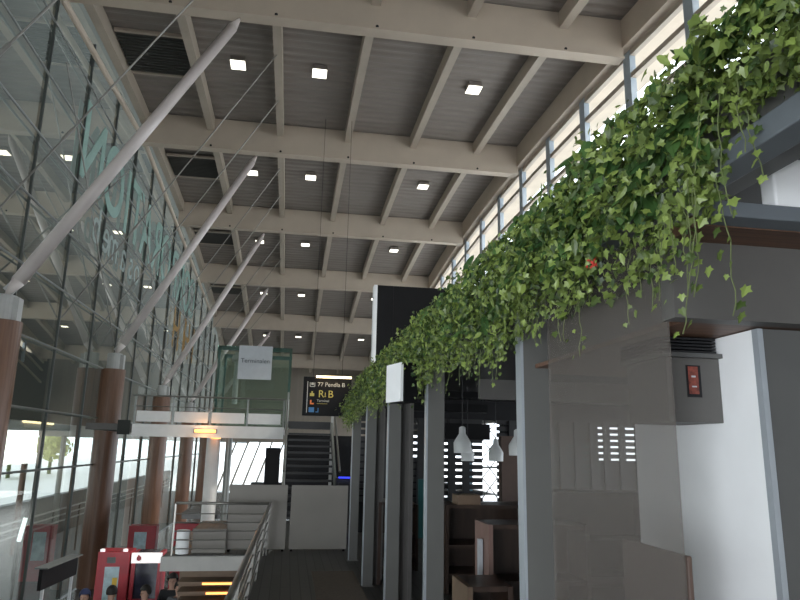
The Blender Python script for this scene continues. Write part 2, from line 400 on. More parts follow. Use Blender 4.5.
# ---------------------------------------------------------------- mezzanine railing and barriers
def rx(y, z): return -.36+.0115*y-(.76-z)*.10
t = thing('railing', (-.4, 6, 0), 'steel walkway railing with several horizontal rails beside the dark plank floor', 'railing')
YR = (-1.0, 11.25)
MB().tube((rx(YR[0], .8), YR[0], .78), (rx(YR[1], .8), YR[1], .78), .024, n=12).build('handrail', 'steel', t, smooth=True)
for z in (.62, .49, .36, .23, .10):
    MB().tube((rx(YR[0], z), YR[0], z), (rx(YR[1], z), YR[1], z), .011, n=8).build('rail', 'steel', t, smooth=True)
for i in range(7):
    y = YR[0]+(YR[1]-YR[0])*i/6
    MB().bar((rx(y, .0), y, .0), (rx(y, .76), y, .76), .045, .012, up=(0, 1, 0)).build('post', 'steel', t)
t = thing('railing', (-1, 11.28, 0), 'short steel cross railing in front of the left beige barrier board', 'railing')
MB().tube((-.23, 11.27, .78), (-1.68, 11.27, .78), .022, n=12).build('handrail', 'steel', t, smooth=True)
for z in (.62, .49, .36, .23, .10): MB().tube((-.25, 11.27, z), (-1.68, 11.27, z), .009, n=8).build('rail', 'steel', t)
for x in (-.25, -1.68): MB().box(x-.012, x+.012, 11.262, 11.278, 0, .77).build('post', 'steel', t)
o = MB().tube((-1.55, 11.42, 0.01), (-1.55, 11.42, .36), .1, n=20).build('bollard', 'white'); tag(o, 'short white cylinder standing on the slab edge left of the low beige board', 'bollard')
o = MB().box(-1.42, -.9, 11.5, 11.54, 0, .37).box(-1.42, -1.38, 11.54, 11.7, 0, .05).build('low_board', 'barrier', bevel=.004); tag(o, 'low beige board lying along the slab edge left of the tall barriers', 'board')
for i, (x0, x1) in enumerate(((-.9, .04), (.1, 1.04))):
    t = thing('barrier_panel', ((x0+x1)/2, 11.62, 0), ['beige grey barrier board behind the cross railing, left of the pair', 'beige grey barrier board closing the walkway beside the grey posts'][i], 'barrier', 'beige barrier boards')
    MB().box(x0, x1, 11.6, 11.64, .04, 1.05).build('board', 'barrier', t, bevel=.004)
    MB().box(x0+.02, x0+.06, 11.64, 11.9, 0, .04).box(x0+.02, x0+.06, 11.64, 11.68, 0, .9).build('foot', 'dark', t)
    MB().box(x1-.06, x1-.02, 11.64, 11.9, 0, .04).box(x1-.06, x1-.02, 11.64, 11.68, 0, .9).build('foot', 'dark', t)
o = MB().box(.41, .985, 5.2, 9.8, 0.001, .012).build('floor_mat', 'mat_'); tag(o, 'brown rectangular mat on the dark plank walkway', 'mat')

# ---------------------------------------------------------------- balcony, stair, lift
t = thing('balcony', (-2.3, 20, 1.85), 'pale grey balcony with kick plates and steel railing at the left above the lower floor', 'balcony')
MB().box(-5.6, -.15, 20.05, 25.4, 2.02, 2.2).build('slab', 'fascia', t)
MB().box(-4.35, -.15, 19.98, 20.05, 1.86, 2.2).build('front_fascia', 'balc', t)
for a in range(4): MB().box(-4.27+1.03*a, -4.27+1.03*a+.93, 20.0, 20.02, 2.27, 2.57).build('kick_plate', 'balc', t)
MB().tube((-4.42, 20.03, 3.0), (-.15, 20.03, 3.0), .025, n=10).build('handrail', 'steel', t)
MB().tube((-4.42, 20.03, 2.7), (-.15, 20.03, 2.7), .012, n=8).build('rail', 'steel', t)
for a in range(5): x = -4.33+1.04*a; MB().box(x-.025, x+.025, 20.02, 20.06, 2.1, 3.0).build('post', 'transom', t)
MB().box(-4.75, -4.42, 20.02, 20.1, 1.9, 2.3).build('dark_end_panel', 'outwall', t)
for i, (x, r) in enumerate(((-2.2, .2), (-1.75, .1))):
    o = MB().tube((x, 21, -2.85), (x, 21, 2.02), r, n=20).build('balcony_post', ['balc', 'transom'][i]); tag(o, ['thick pale round post holding the balcony', 'thin grey round post beside the thick one below the balcony'][i], 'post')
t = thing('strip_lamp', (-2.2, 19.9, 2.05), 'warm glowing strip lamp on the front of the balcony fascia', 'lamp')
MB().box(-2.67, -2.02, 19.93, 19.985, 1.98, 2.10).build('bracket', 'transom', t); MB().tube((-2.63, 19.9, 2.04), (-2.06, 19.9, 2.04), .045, n=10).build('tube', 'orangel', t)
lamp('POINT', 'strip_lamp_light', (-2.35, 19.7, 2.04), (0, 0, 0), 12, (1, .5, .2), shadow_soft_size=.15)
o = MB().lathe((-2.1, 20.6, 1.84), [(.0, .14), (.12, .12), (.14, 0), (.0, 0)], 12).build('downlight', 'orangel'); tag(o, 'small round orange lamp beneath the balcony', 'lamp')
t = thing('staircase', (.6, 18, 0), 'dark steel open-riser staircase between pale stringers behind the barrier boards', 'staircase')
n = 13
for i in range(n):
    y = 16.45+.27*i; z = .17*(i+1); MB().box(.0, 1.18, y, y+.28, z-.05, z).build('tread', 'stairm', t)
for x in (-.1, 1.2): MB().bar((x+.03, 16.4, .12), (x+.03, 20, 2.25), .06, .3).build('stringer', 'transom', t)
for x in (-.07, 1.25):
    MB().tube((x, 16.4, 1.1), (x, 20, 3.2), .025, n=8).build('handrail', 'steel', t)
    MB().box(x-.04, x+.04, 19.9, 20.0, 0, 3.0).build('post', 'collar', t)
MB().box(-.13, 1.3, 20.0, 20.1, 2.2, 2.38).build('landing_edge', 'stairm', t)
struct('stair_dark_backing', MB().box(-.05, 2.6, 20.6, 20.7, -.35, 2.0), 'dark')  # dark backing added so the gaps between the treads stay dark
t = thing('lift_shaft', (-1.1, 21.5, 2.2), 'green glass lift enclosure standing on the balcony', 'lift')
X0, X1, Y0, Y1, Z0, Z1 = -2.25, -.02, 20.7, 22.8, 2.2, 4.62
for nm, b in (('front_pane', (X0, X1, Y0, Y0+.02)), ('back_pane', (X0, X1, Y1, Y1+.02)), ('side_pane', (X0, X0+.02, Y0+.02, Y1)), ('side_pane', (X1-.02, X1, Y0+.02, Y1))):
    MB().box(*b, Z0, Z1).build(nm, 'green', t)
for x in (X0+.02, X1-.08):
    for y in (Y0+.03, Y1-.1): MB().box(x, x+.06, y, y+.06, Z0, Z1).build('corner_post', 'teal', t)
MB().box(X0, X1, Y0+.03, Y0+.09, Z1-.12, Z1).box(X0, X1, Y1-.1, Y1-.04, Z1-.12, Z1).build('top_rail', 'teal', t)
MB().tube((-1.7, 21.2, 2.9), (-1.7, 21.2, 4.5), .08, n=10).tube((-1.85, 21.2, 4.3), (-1.55, 21.2, 4.3), .12, n=10).build('pulley', 'collar', t)
t = thing('banner', (-1.1, 20.62, 3.6), 'pale square banner with a line of grey lettering hung on the green lift glass', 'banner')
MB().box(-1.62, -.62, 20.64, 20.67, 3.62, 4.64).build('sheet', 'banner', t)
text('lettering', 'Terminalen', 'ink', t, .19, (-1.12, 20.63, 4.12), (1, 0, 0), (0, 0, 1), .004, align='CENTER')

# ---------------------------------------------------------------- hanging direction sign
t = thing('direction_sign', (.73, 14, 2.3), 'black hanging direction board with white and yellow symbols and lettering', 'sign')
MB().box(.25, 1.25, 14, 14.12, 2.3, 3.1).build('board', 'black', t, bevel=.01)
for x in (.45, 1.05): MB().tube((x, 14.06, 3.1), (x, 14.06, 9), .004, n=6).build('hanger', 'dark', t)
MB().box(.33, .345, 13.985, 14, 2.36, 3.0).build('divider', 'signw', t)
text('lettering', '77 Pendla B', 'signw', t, .12, (.54, 13.992, 2.905), (1, 0, 0), (0, 0, 1), .006, )
text('lettering', 'R', 'signy', t, .21, (.56, 13.992, 2.68), (1, 0, 0), (0, 0, 1), .006)
text('lettering', 'B', 'signy', t, .21, (.76, 13.992, 2.68), (1, 0, 0), (0, 0, 1), .006)
text('lettering', 'Terminal', 'signw', t, .07, (.54, 13.992, 2.585), (1, 0, 0), (0, 0, 1), .006)
MB().box(.54, .76, 13.99, 14, 2.545, 2.552).box(.70, .715, 13.99, 14, 2.69, 2.78).box(.69, .725, 13.99, 14, 2.69, 2.705).build('arrow', 'signy', t)
MB().box(.38, .49, 13.99, 14, 2.89, 2.905).box(.38, .395, 13.99, 14, 2.89, 2.98).box(.475, .49, 13.99, 14, 2.89, 2.98).box(.41, .46, 13.99, 14, 2.93, 2.98).build('symbol', 'signw', t)
MB().box(.39, .48, 13.99, 14, 2.70, 2.76).box(.42, .45, 13.99, 14, 2.76, 2.80).build('symbol', 'signy', t)
MB().box(.40, .48, 13.99, 14, 2.53, 2.56).box(.40, .43, 13.99, 14, 2.56, 2.62).build('symbol', 'signo', t)
MB().box(.38, .49, 13.99, 14, 2.37, 2.47).build('symbol', 'signb', t); MB().box(.52, .58, 13.99, 14, 2.37, 2.385).box(.565, .58, 13.99, 14, 2.385, 2.46).build('symbol', 'signb', t)
t = thing('tube_lamp', (.85, 13.7, 3.12), 'glowing warm tube lamp along the top of the black direction board', 'lamp')
MB().tube((.5, 13.85, 3.09), (1.23, 13.85, 3.09), .025, n=10).build('tube', 'tube', t)
MB().bar((.55, 13.85, 3.11), (.55, 14.05, 3.11), .02, .02).bar((1.18, 13.85, 3.11), (1.18, 14.05, 3.11), .02, .02).build('arm', 'transom', t)
lamp('AREA', 'tube_lamp_light', (.86, 13.8, 3.08), (R(25), 0, 0), 1.5, (1, .75, .45), shape='RECTANGLE', size=.7, size_y=.03)

# ---------------------------------------------------------------- pergola posts, beams and planters on the right
for i in range(6):
    y = [.85, 2.8, 4.87, 6.82, 8.78, 10.7][i]
    if i == 0: continue
    t = thing('pergola_post', (1.06, y, 0), 'square grey pergola post with pale edge, %s along the walkway from the camera' % ORD[i-1], 'post', 'grey pergola posts along the walkway')
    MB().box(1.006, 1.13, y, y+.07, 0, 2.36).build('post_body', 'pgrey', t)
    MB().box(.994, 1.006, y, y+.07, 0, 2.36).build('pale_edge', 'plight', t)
    MB().box(.98, 1.15, y-.01, y+.09, 0, .012).build('base_plate', 'pgrey', t)
for i, (y, x0, x1) in enumerate(((6.98, 1.14, 1.29), (8.93, 1.14, 1.25))):
    q = MB().box(x0, x1, y, y+.05, 0, 2.36)
    for s in range(3): q.box(x0+.02+.045*s, x0+.035+.045*s, y-.01, y, 0.05, 2.2)
    o = q.build('ribbed_frame', 'fascia'); tag(o, 'ribbed lighter grey screen frame just behind the %s pergola post' % ORD[i+2], 'frame')
o = MB().box(.98, 1.06, -.8, 11.0, 2.36, 2.42).build('pergola_beam', 'bluegrey', bevel=.004); tag(o, 'long blue-grey pergola beam carrying the planters above the walkway posts', 'beam')
o = MB().box(1.0, 9.2, 1.40, 1.47, 2.27, 2.31).build('cross_beam', 'bluegrey', bevel=.003); tag(o, 'slim grey cross beam at upper right, in front of the wooden soffit', 'beam')
o = MB().box(1.0, 4.0, 1.6, 1.66, 2.053, 2.268).build('fascia_board', 'fascia'); tag(o, 'deep grey fascia board at right, just beyond the smoked sheet', 'fascia')
o = MB().box(1.5, 4.4, 5.2, 5.26, 2.09, 2.25).build('fascia_board', 'fascia'); tag(o, 'grey fascia board inside the pavilion, seen between the two nearest pergola posts', 'fascia')
struct('ceiling_soffit', MB().box(1.0, 4, 1.47, 1.6, 2.268, 2.30).box(1.06, 4, 1.66, 3.0, 2.053, 2.07), 'soffitwood')
struct('ceiling_pavilion', MB().box(1.22, 9.2, -1.5, 14.4, 2.72, 2.80), 'dark')
for i in range(6):
    y = -.9+2.0*i
    t = thing('planter_box', (1.12, y+1, 2.34), 'grey planter trough hidden by ivy on the pergola, %s from the camera' % ORD[i], 'planter', 'planter troughs on the pergola')
    MB().box(1.0, 1.22, y, y+1.97, 2.422, 2.44).box(1.0, 1.012, y, y+1.97, 2.44, 2.60).box(1.208, 1.22, y, y+1.97, 2.44, 2.60).box(1.012, 1.208, y, y+.012, 2.44, 2.60).box(1.012, 1.208, y+1.958, y+1.97, 2.44, 2.60).build('trough', 'pgrey', t)
    MB().box(1.012, 1.208, y+.012, y+1.958, 2.44, 2.56).build('soil', 'dark', t)
o = MB().box(1.235, 1.44, 1.475, 1.53, 2.335, 2.48).build('white_box', 'white', bevel=.006); tag(o, 'small white box hung above the cross beam at the upper right edge', 'box')
# smoked sheet
t = thing('screen_sheet', (1.0, 2.2, 0), 'tall smoked translucent sheet filling the bay between the nearest post and the white partition', 'screen')
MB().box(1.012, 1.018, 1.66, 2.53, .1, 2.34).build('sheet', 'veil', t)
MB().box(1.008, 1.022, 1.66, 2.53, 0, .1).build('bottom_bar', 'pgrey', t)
# white partition with grey front
t = thing('partition', (2.0, 2.0, 0), 'white partition with grey front face and pale corner trim at the right edge', 'partition')
MB().box(1.30, 3.2, 1.70, 2.40, 0, 2.05).build('white_core', 'white', t)
MB().box(1.315, 3.2, 1.68, 1.70, 0, 2.05).build('grey_front', 'cornergrey', t)
MB().box(1.298, 1.315, 1.676, 1.70, 0, 2.05).build('corner_trim', 'plight', t)
t = thing('wall_box', (1.22, 1.9, 1.8), 'grey box with a small red picture label fixed to the white partition', 'box')
MB().box(1.12, 1.299, 1.86, 2.1, 1.79, 1.985).build('body', 'fascia', t, bevel=.002)
MB().box(1.10, 1.299, 1.84, 2.1, 1.985, 1.998).build('lid', 'cornergrey', t)
for a in range(5): MB().box(1.10, 1.285, 1.85, 2.1, 2.0+.010*a, 2.006+.010*a).build('louvre', 'dark', t)
MB().box(1.185, 1.232, 1.857, 1.86, 1.865, 1.962).build('label_backing', 'dark', t)
MB().box(1.190, 1.222, 1.855, 1.857, 1.875, 1.958).build('label_picture', mat('red_brown_picture', (.20, .045, .03), .4, var=.6, scale=60), t)
MB().box(1.199, 1.212, 1.853, 1.855, 1.925, 1.93).box(1.199, 1.214, 1.853, 1.855, 1.895, 1.899).build('label_mark', 'banner', t)
o = MB().box(1.03, 1.045, 1.672, 2.02, 0, 1.44).build('seat_back', 'brownbox', bevel=.004); tag(o, 'brown upright seat back behind the lower part of the smoked sheet', 'seat')
# pavilion back screen, daylight showing between its slats
t = thing('slatted_screen', (4, 14.1, 0), 'dark perforated screen at the back of the pavilion with daylight in its slots', 'screen')
q = MB(); xs = 1.3
random.seed(3)
while xs < 8.9:
    if not 3.98 < xs < 4.40: q.box(xs, xs+.15, 14.0, 14.06, .55, 2.3)
    xs += .30+random.uniform(0, .10)
q.build('upright', 'stairm', t)['kind'] = 'stuff'
q = MB(); z = .6
while z < 2.25: q.box(1.3, 4.1, 14.06, 14.10, z, z+.095).box(4.42, 8.9, 14.06, 14.10, z, z+.095); z += .135
for k in range(4): MB().bar((4.1, 14.08, .7+.4*k), (4.42, 14.08, 1.1+.4*k), .02, .02).bar((4.42, 14.08, .7+.4*k), (4.1, 14.08, 1.1+.4*k), .02, .02).build('lattice', 'transom', t)
MB().box(4.1, 4.42, 14.07, 14.1, 1.3, 1.34).build('lattice_bar', 'transom', t)
q.build('slats', 'stairm', t)['kind'] = 'stuff'
MB().box(1.3, 3.0, 14.1, 14.15, .55, 1.5).build('dark_board', 'dark', t)
MB().box(4.5, 6.75, 14.1, 14.15, 1.9, 2.3).build('dark_board', 'dark', t)
MB().box(6.75, 8.9, 14.1, 14.15, .55, 1.5).build('dark_board', 'dark', t)
for x in (3.35, 3.75): MB().box(x, x+.14, 14.1, 14.13, .55, 1.95).build('pale_blue_board', mat('pale_blue_board', (.25, .42, .50), .5), t)
MB().box(4.9, 6.75, 14.1, 14.15, .55, 1.9).build('dark_board', 'teal', t)
MB().box(1.3, 8.9, 14.1, 14.15, 2.3, 2.72).build('header_board', 'dark', t); MB().box(1.3, 8.9, 14.1, 14.15, 0, .55).build('lower_board', 'dark', t)
for i, (x0, x1, z0, z1) in enumerate(((3.15, 4.1, 1.88, 2.2), (1.9, 3.6, 2.35, 2.5), (1.7, 3.1, 2.5, 2.6))):
    o = MB().box(x0, x1, 13.5-i*1.5, 13.6-i*1.5, z0, z1).tube((x0+.1, 13.55-i*1.5, z1), (x0+.1, 13.55-i*1.5, 2.72), .006, n=6).tube((x1-.1, 13.55-i*1.5, z1), (x1-.1, 13.55-i*1.5, 2.72), .006, n=6).build('menu_board' if i == 0 else 'ceiling_duct', 'black'); tag(o, ['black menu board hung at the back of the pavilion', 'long dark duct under the pavilion ceiling, further back', 'shorter dark duct under the pavilion ceiling, nearer'][i], ['board', 'duct', 'duct'][i])
def pendant(x, y, zbot, s, lab):
    t = thing('pendant_lamp', (x, y, zbot), lab, 'pendant lamp', 'pale bell pendants in the pavilion')
    MB().lathe((x, y, zbot), [(.135*s, 0), (.14*s, .16*s), (.12*s, .20*s), (.055*s, .30*s), (.05*s, .40*s), (.02*s, .42*s)], 20).build('lamp_shade', 'pend', t, smooth=True)
    MB().tube((x, y, zbot+.42*s), (x, y, 2.72), .006, n=6).build('cord', 'dark', t)
pendant(2.34, 9, 1.64, .85, 'pale bell-shaped pendant lamp hanging between the two nearest posts')
pendant(2.95, 11, 1.5, .8, 'smaller pale pendant lamp just behind the bell-shaped one')
pendant(3.12, 9, 1.62, .85, 'pale pendant lamp half hidden by the nearest pergola post')
pendant(3.5, 11.2, 1.5, .9, 'pale pendant lamp further back left of the nearest post')
# booths and cabinets
def booth(x0, x1, y0, y1, h, lab, side='booth', cat='booth', shelf=True):
    t = thing('booth_cabinet', ((x0+x1)/2, (y0+y1)/2, 0), lab, cat)
    MB().box(x0, x0+.04, y0, y1, 0, h).build('side_panel', side, t)
    MB().box(x1-.04, x1, y0, y1, 0, h).build('side_panel', 'booth', t)
    MB().box(x0+.04, x1-.04, y1-.04, y1, 0, h).build('back_panel', 'booth', t)
    MB().box(x0+.04, x1-.04, y0+.02, y1-.04, h-.04, h).build('top', 'booth', t)
    if shelf:
        for z in (.18, h*.5): MB().box(x0+.04, x1-.04, y0+.03, y1-.04, z, z+.04).build('shelf', 'booth', t)
    return t
o = MB().box(4.05, 4.5, 12.6, 12.8, 0, 1.95).build('pillar', 'brownbox'); tag(o, 'broad brown-grey pillar inside the pavilion beside the nearest post', 'pillar')
booth(1.80, 2.75, 6.0, 6.45, 1.04, 'dark brown open cabinet with rosy side panel behind the nearest post', 'pinkwood', 'cabinet')
booth(1.42, 1.78, 5.3, 5.8, .66, 'low tan cabinet left of the dark brown open cabinet', 'card', 'cabinet')
booth(1.95, 3.1, 8.3, 8.9, 1.02, 'long dark booth back further inside the pavilion', 'booth', 'booth')
booth(1.2, 1.6, 8.9, 9.6, 1.0, 'dark wooden shelf cabinet between the third and fourth pergola posts', 'booth', 'cabinet')
booth(3.15, 4.6, 8.0, 8.6, 1.2, 'tall dark booth at the right inside the pavilion', 'booth', 'booth')
booth(1.2, 1.9, 9.8, 10.6, .9, 'dark booth behind the ribbed frame', 'booth', 'booth')
o = MB().box(1.75, 1.79, 6.15, 6.2, .0, .90).build('menu_card', 'banner'); tag(o, 'narrow pale card standing upright on the tan cabinet side', 'card')
o = MB().box(2.1, 2.4, 8.32, 8.6, 1.02, 1.14).build('wooden_tray', 'card', bevel=.01); tag(o, 'tan wooden tray on top of the long dark booth back', 'tray')
o = MB().box(2.55, 2.9, 13.2, 13.25, 0, 1.1).build('teal_panel', 'teal'); tag(o, 'teal upright panel behind the second pergola post', 'panel')
o = MB().box(1.1, 2.1, 15.4, 15.8, 0, 1.0).box(1.15, 2.05, 15.35, 15.4, .05, .9).build('service_counter', 'stairm'); tag(o, 'dark service counter behind the right barrier board', 'counter')
o = MB().box(1.15, 1.9, 15.3, 15.36, 1.0, 1.03).build('strip_lamp', 'bluel'); tag(o, 'blue glowing strip lamp on the dark service counter', 'lamp')
o = MB().box(-.75, -.25, 24, 24.3, 0, 1.9).box(-.7, -.3, 23.97, 24, .2, 1.7).build('dark_cabinet', 'black'); tag(o, 'tall dark cabinet seen below the balcony left of the staircase', 'cabinet')
o.location.z = -.3
o = MB().box(-1.2, .3, 24.4, 24.9, -.32, .4).build('low_counter', 'stairm'); tag(o, 'low dark counter below the balcony behind the left barrier board', 'counter')
struct('floor_far', MB().box(-3, 9.3, 21.4, 30, -.5, -.32), 'lowfloor')

# ---------------------------------------------------------------- black screen back and speaker on the pergola
t = thing('advertising_screen', (1.6, 8, 2.3), 'large black panel with its lit left side coloured white standing above the ivy', 'panel')
MB().box(.995, 1.2, 8.0, 8.12, 2.43, 3.67).box(1.2, 2.8, 8.0, 8.12, 2.81, 3.67).build('panel_body', 'black', t, bevel=.005)
MB().box(.955, .995, 7.99, 8.14, 2.36, 3.67).build('lit_white_edge', 'white', t)  # light on the panel's side face put into its white colour
t = thing('speaker', (.83, 4.9, 2.02), 'small black box with a white left face hanging in front of the ivy', 'speaker')
ux = Vector((.60, -.80, 0)); 
q = MB(); a = Vector((.73, 5.02, 0)); b = Vector((.80, 4.77, 0)); c = Vector((.92, 4.83, 0)); e = Vector((.87, 5.08, 0))
def prism(ps, z0, z1):
    n = len(ps); return MB().add([(p.x, p.y, z0) for p in ps]+[(p.x, p.y, z1) for p in ps], [tuple(range(n))[::-1], tuple(range(n, 2*n))]+[(i, (i+1) % n, n+(i+1) % n, n+i) for i in range(n)])
prism([a, b, c, e], 2.02, 2.31).build('body', 'black', t, bevel=.015)
nn = Vector((-.32, -.09, 0)).normalized()*.02
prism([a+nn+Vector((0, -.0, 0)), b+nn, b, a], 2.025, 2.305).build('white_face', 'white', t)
MB().box(.88, .996, 4.90, 4.93, 2.15, 2.19).build('arm', 'dark', t)

# ---------------------------------------------------------------- ivy
random.seed(21)
def leaf(mb, c, nrm, tip, s, kind=0):
    nrm = Vector(nrm).normalized(); tip = Vector(tip); tip = (tip-nrm*tip.dot(nrm))
    if tip.length < 1e-4: tip = nrm.orthogonal()
    tip.normalize(); sd = nrm.cross(tip); c = Vector(c)
    if kind == 0:
        half = [(0, -.22), (.28, -.42), (.36, -.12), (.62, .05), (.31, .20), (.21, .45)]
    else:
        half = [(0, -.5), (.16, -.36), (.25, -.05), (.19, .25)]
    top = (0, .72)
    pts = half+[top]+[(-x, y) for x, y in half[::-1][:-1]]
    vs = [c]+[c+sd*x*s+tip*y*s+nrm*(-.22*abs(x)-.10*y*y)*s for x, y in pts]
    k = len(pts); mb.add(vs, [(0, 1+i, 1+(i+1) % k) for i in range(k)])
def nz(y, a=1.0): return math.sin(y*3.1*a+1)*.5+math.sin(y*7.3*a+2)*.3+math.sin(y*15.7*a)*.2
def lowz(y):
    if y < 1.28: return 2.38-.05*nz(y)
    if y < 1.5: return 2.27+.05*nz(y)
    if y < 9: return 2.15+.085*nz(y)
    return 2.15-.08*(y-9)
def topz(y): return (2.63+.035*nz(y, 1.3)) if y < 8.5 else 2.63-.11*(y-8.5)
seg = [.55, 1.35, 2.05, 2.75, 3.55, 4.6, 5.8, 7.1, 8.4, 9.7, 10.95]
for i in range(10):
    y0, y1 = seg[i], seg[i+1]
    L = y1-y0; dens = [3400, 4800, 4300, 3600, 2700, 2100, 1700, 1400, 1300, 1300][i]
    t = thing('trailing_ivy', (1.05, (y0+y1)/2, 2.36), 'dense green trailing ivy spilling from the pergola planter, %s clump from the camera' % ORD[i], 'ivy', 'trailing ivy along the pergola')
    fo = MB(); st = MB(); br = MB()
    for _ in range(int(dens*L)):
        y = random.uniform(y0-.04, y1+.04); lo = lowz(y); hi = topz(y)
        u = random.random(); k0 = random.random() < (.5 if 2.0 < y < 3.3 else .8); s = random.choice((.012, .016, .019, .022, .026, .032))*random.uniform(.85, 1.15)*(1.0 if y < 4 else 1.15)
        if u < .72:
            z = lo+(hi-lo)*random.random()**.8; w = .07+.06*math.sin((z-lo)/(hi-lo)*math.pi)
            x = .96-random.random()*w*(1.35+.9*nz(y*1.7+z*4, 2))+random.uniform(0, .05)
            nr = (-1+random.uniform(-.6, .9), random.uniform(-1.2, .8), random.uniform(-.8, 1.2))
        else:
            x = random.uniform(.93, 1.24); z = topz(y)+random.uniform(-.07, .05)+.03*nz(x*9+y, 1)
            nr = (random.uniform(-.9, .3), random.uniform(-.8, .5), 1)
        leaf(fo, (x, y, z), nr, (random.uniform(-.7, .7), random.uniform(-.9, .9), -1+random.uniform(-.3, .9)), s*(1 if k0 else 1.25), 0 if k0 else 1)
    # hanging strands
    ns = int(L*[14, 16, 18, 16, 13, 12, 12, 12, 12, 12][i])
    for w_ in range(ns):
        y = random.uniform(y0, y1); ln = random.uniform(.03, .13)
        if 1.1 < y < 2.1 and random.random() < .25: ln = random.uniform(.14, .22)
        if 1.18 < y < 1.36 and random.random() < .5: ln = random.uniform(.2, .34)
        if i == 0 and w_ < 6: y = (1.22, 1.24, 1.29, 1.31, 1.33, 1.2)[w_]; ln = (.24, .30, .27, .20, .30, .16)[w_]
        p = Vector((random.uniform(.88, .96), y, lowz(y)+.08)); yaw = random.uniform(-.4, .4)
        steps = max(3, int((ln+.08)/.028))
        for k in range(steps):
            qn = p+Vector((random.uniform(-.008, .006), yaw*.012+random.uniform(-.008, .008), -.028))
            st.tube(p, qn, .0013, n=4, caps=False)
            if random.random() < .85:
                leaf(fo, qn+Vector((random.uniform(-.02, .02), random.uniform(-.02, .02), 0)), (-1, random.uniform(-1.2, .4), random.uniform(-.2, .6)), (random.uniform(-.7, .7), random.uniform(-.7, .7), -1), random.uniform(.013, .028))
            p = qn
    # shoots rising above
    for _ in range(int(L*5)):
        y = random.uniform(y0, y1); p = Vector((random.uniform(.92, 1.1), y, topz(y))); dv = Vector((random.uniform(-.4, .1), random.uniform(-.3, .9), random.uniform(.2, .8))).normalized()*.02
        for k in range(random.randint(2, 6)):
            qn = p+dv+Vector((0, 0, -.002*k)); st.tube(p, qn, .0012, n=4, caps=False)
            leaf(fo, qn, (-1, -.6, .5), dv+Vector((0, 0, -.01)), random.uniform(.016, .028)); p = qn
    for _ in range(int(dens*.05*L)):
        y = random.uniform(y0, y1); z = random.uniform(lowz(y)+.15, topz(y))
        leaf(br, (random.uniform(.86, .93), y, z), (-1, random.uniform(-.8, .3), random.uniform(0, .8)), (random.uniform(-.3, .3), random.uniform(-1, 1), -.8), random.uniform(.06, .09), 1)
    fo.build('ivy_leaves', 'leaf', t)['kind'] = 'stuff'
    st.build('vines', 'stem', t)['kind'] = 'stuff'
    br.build('broad_leaves', 'leafdark', t)['kind'] = 'stuff'
    if i == 1:
        fl = MB()
        for k in range(16):
            leaf(fl, (.79+random.uniform(-.012, .012), 1.64+random.uniform(-.02, .02), 2.20+random.uniform(-.012, .012)), (-1, random.uniform(-1, 1), random.uniform(-1, 1)), (random.uniform(-1, 1), random.uniform(-1, 1), random.uniform(-1, 1)), .013, 1)
        fl.build('red_flower', 'redflower', t)

# ---------------------------------------------------------------- lower floor: kiosks, shelves, display, people
t = thing('kiosk', (-3.6, 16.5, -2.85), 'red kiosk panel with a pale poster, beside the second brown column', 'kiosk')
MB().box(-3.98, -3.30, 16.3, 16.9, -2.85, -.67).build('body', 'red', t, bevel=.01)
MB().box(-3.80, -3.50, 16.27, 16.3, -1.9, -.98).build('poster', 'poster', t)
MB().box(-3.62, -3.52, 16.26, 16.27, -1.6, -1.2).build('poster_picture', 'yellow', t)
MB().box(-3.77, -3.60, 16.27, 16.3, -.90, -.78).build('name_plate', 'parapet', t)
for x in (-3.9, -3.42): MB().lathe((x, 16.35, -.67), [(.05, 0), (.05, .05), (0, .06)], 10).build('spot_lamp', 'backlit', t)
t = thing('kiosk', (-2.95, 16.5, -2.85), 'red vending kiosk with a backlit white header carrying a red mark', 'kiosk')
MB().box(-3.26, -3.18, 16.3, 16.9, -2.85, -.70).box(-2.70, -2.62, 16.3, 16.9, -2.85, -.70).box(-3.18, -2.70, 16.3, 16.9, -2.85, -1.65).build('frame', 'red', t)
MB().box(-3.18, -2.70, 16.34, 16.9, -1.65, -.70).build('window', 'screen', t)
MB().box(-3.26, -2.62, 16.24, 16.3, -.90, -.69).build('header', 'backlit', t)
MB().lathe((0, 0, 0), [(.001, 0), (.001, 0)], 4)
q = MB(); c = (-3.10, -.80); n = 16
q.add([(c[0], 16.232, c[1])]+[(c[0]+.055*math.cos(6.283*k/n), 16.232, c[1]+.055*math.sin(6.283*k/n)) for k in range(n)], [(0, 1+(k+1) % n, 1+k) for k in range(n)])
q.add([(c[0]-.04, 16.231, c[1]+.03), (c[0]-.01, 16.231, c[1]+.09), (c[0]+.03, 16.231, c[1]+.03)], [(0, 2, 1)]); q.build('red_mark', 'red', t)
t = thing('kiosk', (-2.9, 22.5, -2.85), 'further red kiosk with a pale notice, seen below the balcony', 'kiosk')
MB().box(-3.3, -2.45, 22, 22.6, -2.85, -.7).build('body', 'red', t, bevel=.01)
MB().box(-2.85, -2.8, 21.97, 22, -1.6, -.9).build('notice', 'poster', t); MB().box(-2.7, -2.5, 21.97, 22, -1.9, -.9).build('notice', 'banner', t)
t = thing('kiosk', (-4.2, 24.5, -2.85), 'farthest red kiosk standing between two brown columns', 'kiosk')
MB().box(-5.2, -4.3, 25, 25.5, -2.85, -1.1).build('body', 'red', t, bevel=.01); MB().box(-5.0, -4.6, 24.97, 25, -2.2, -1.3).build('notice', 'poster', t)
t = thing('display_board', (-5.3, 18.3, -2.85), 'dark display board on two posts in front of the left glass wall', 'display')
DA, DB = Vector((-5.42, 17.3, -1.42)), Vector((-5.22, 19.3, -1.42))
MB().bar(DA, DB, .08, .46).build('board', 'black', t)
MB().bar(DA+Vector((0, 0, .25)), DB+Vector((0, 0, .25)), .3, .03).build('cap', 'parapet', t)
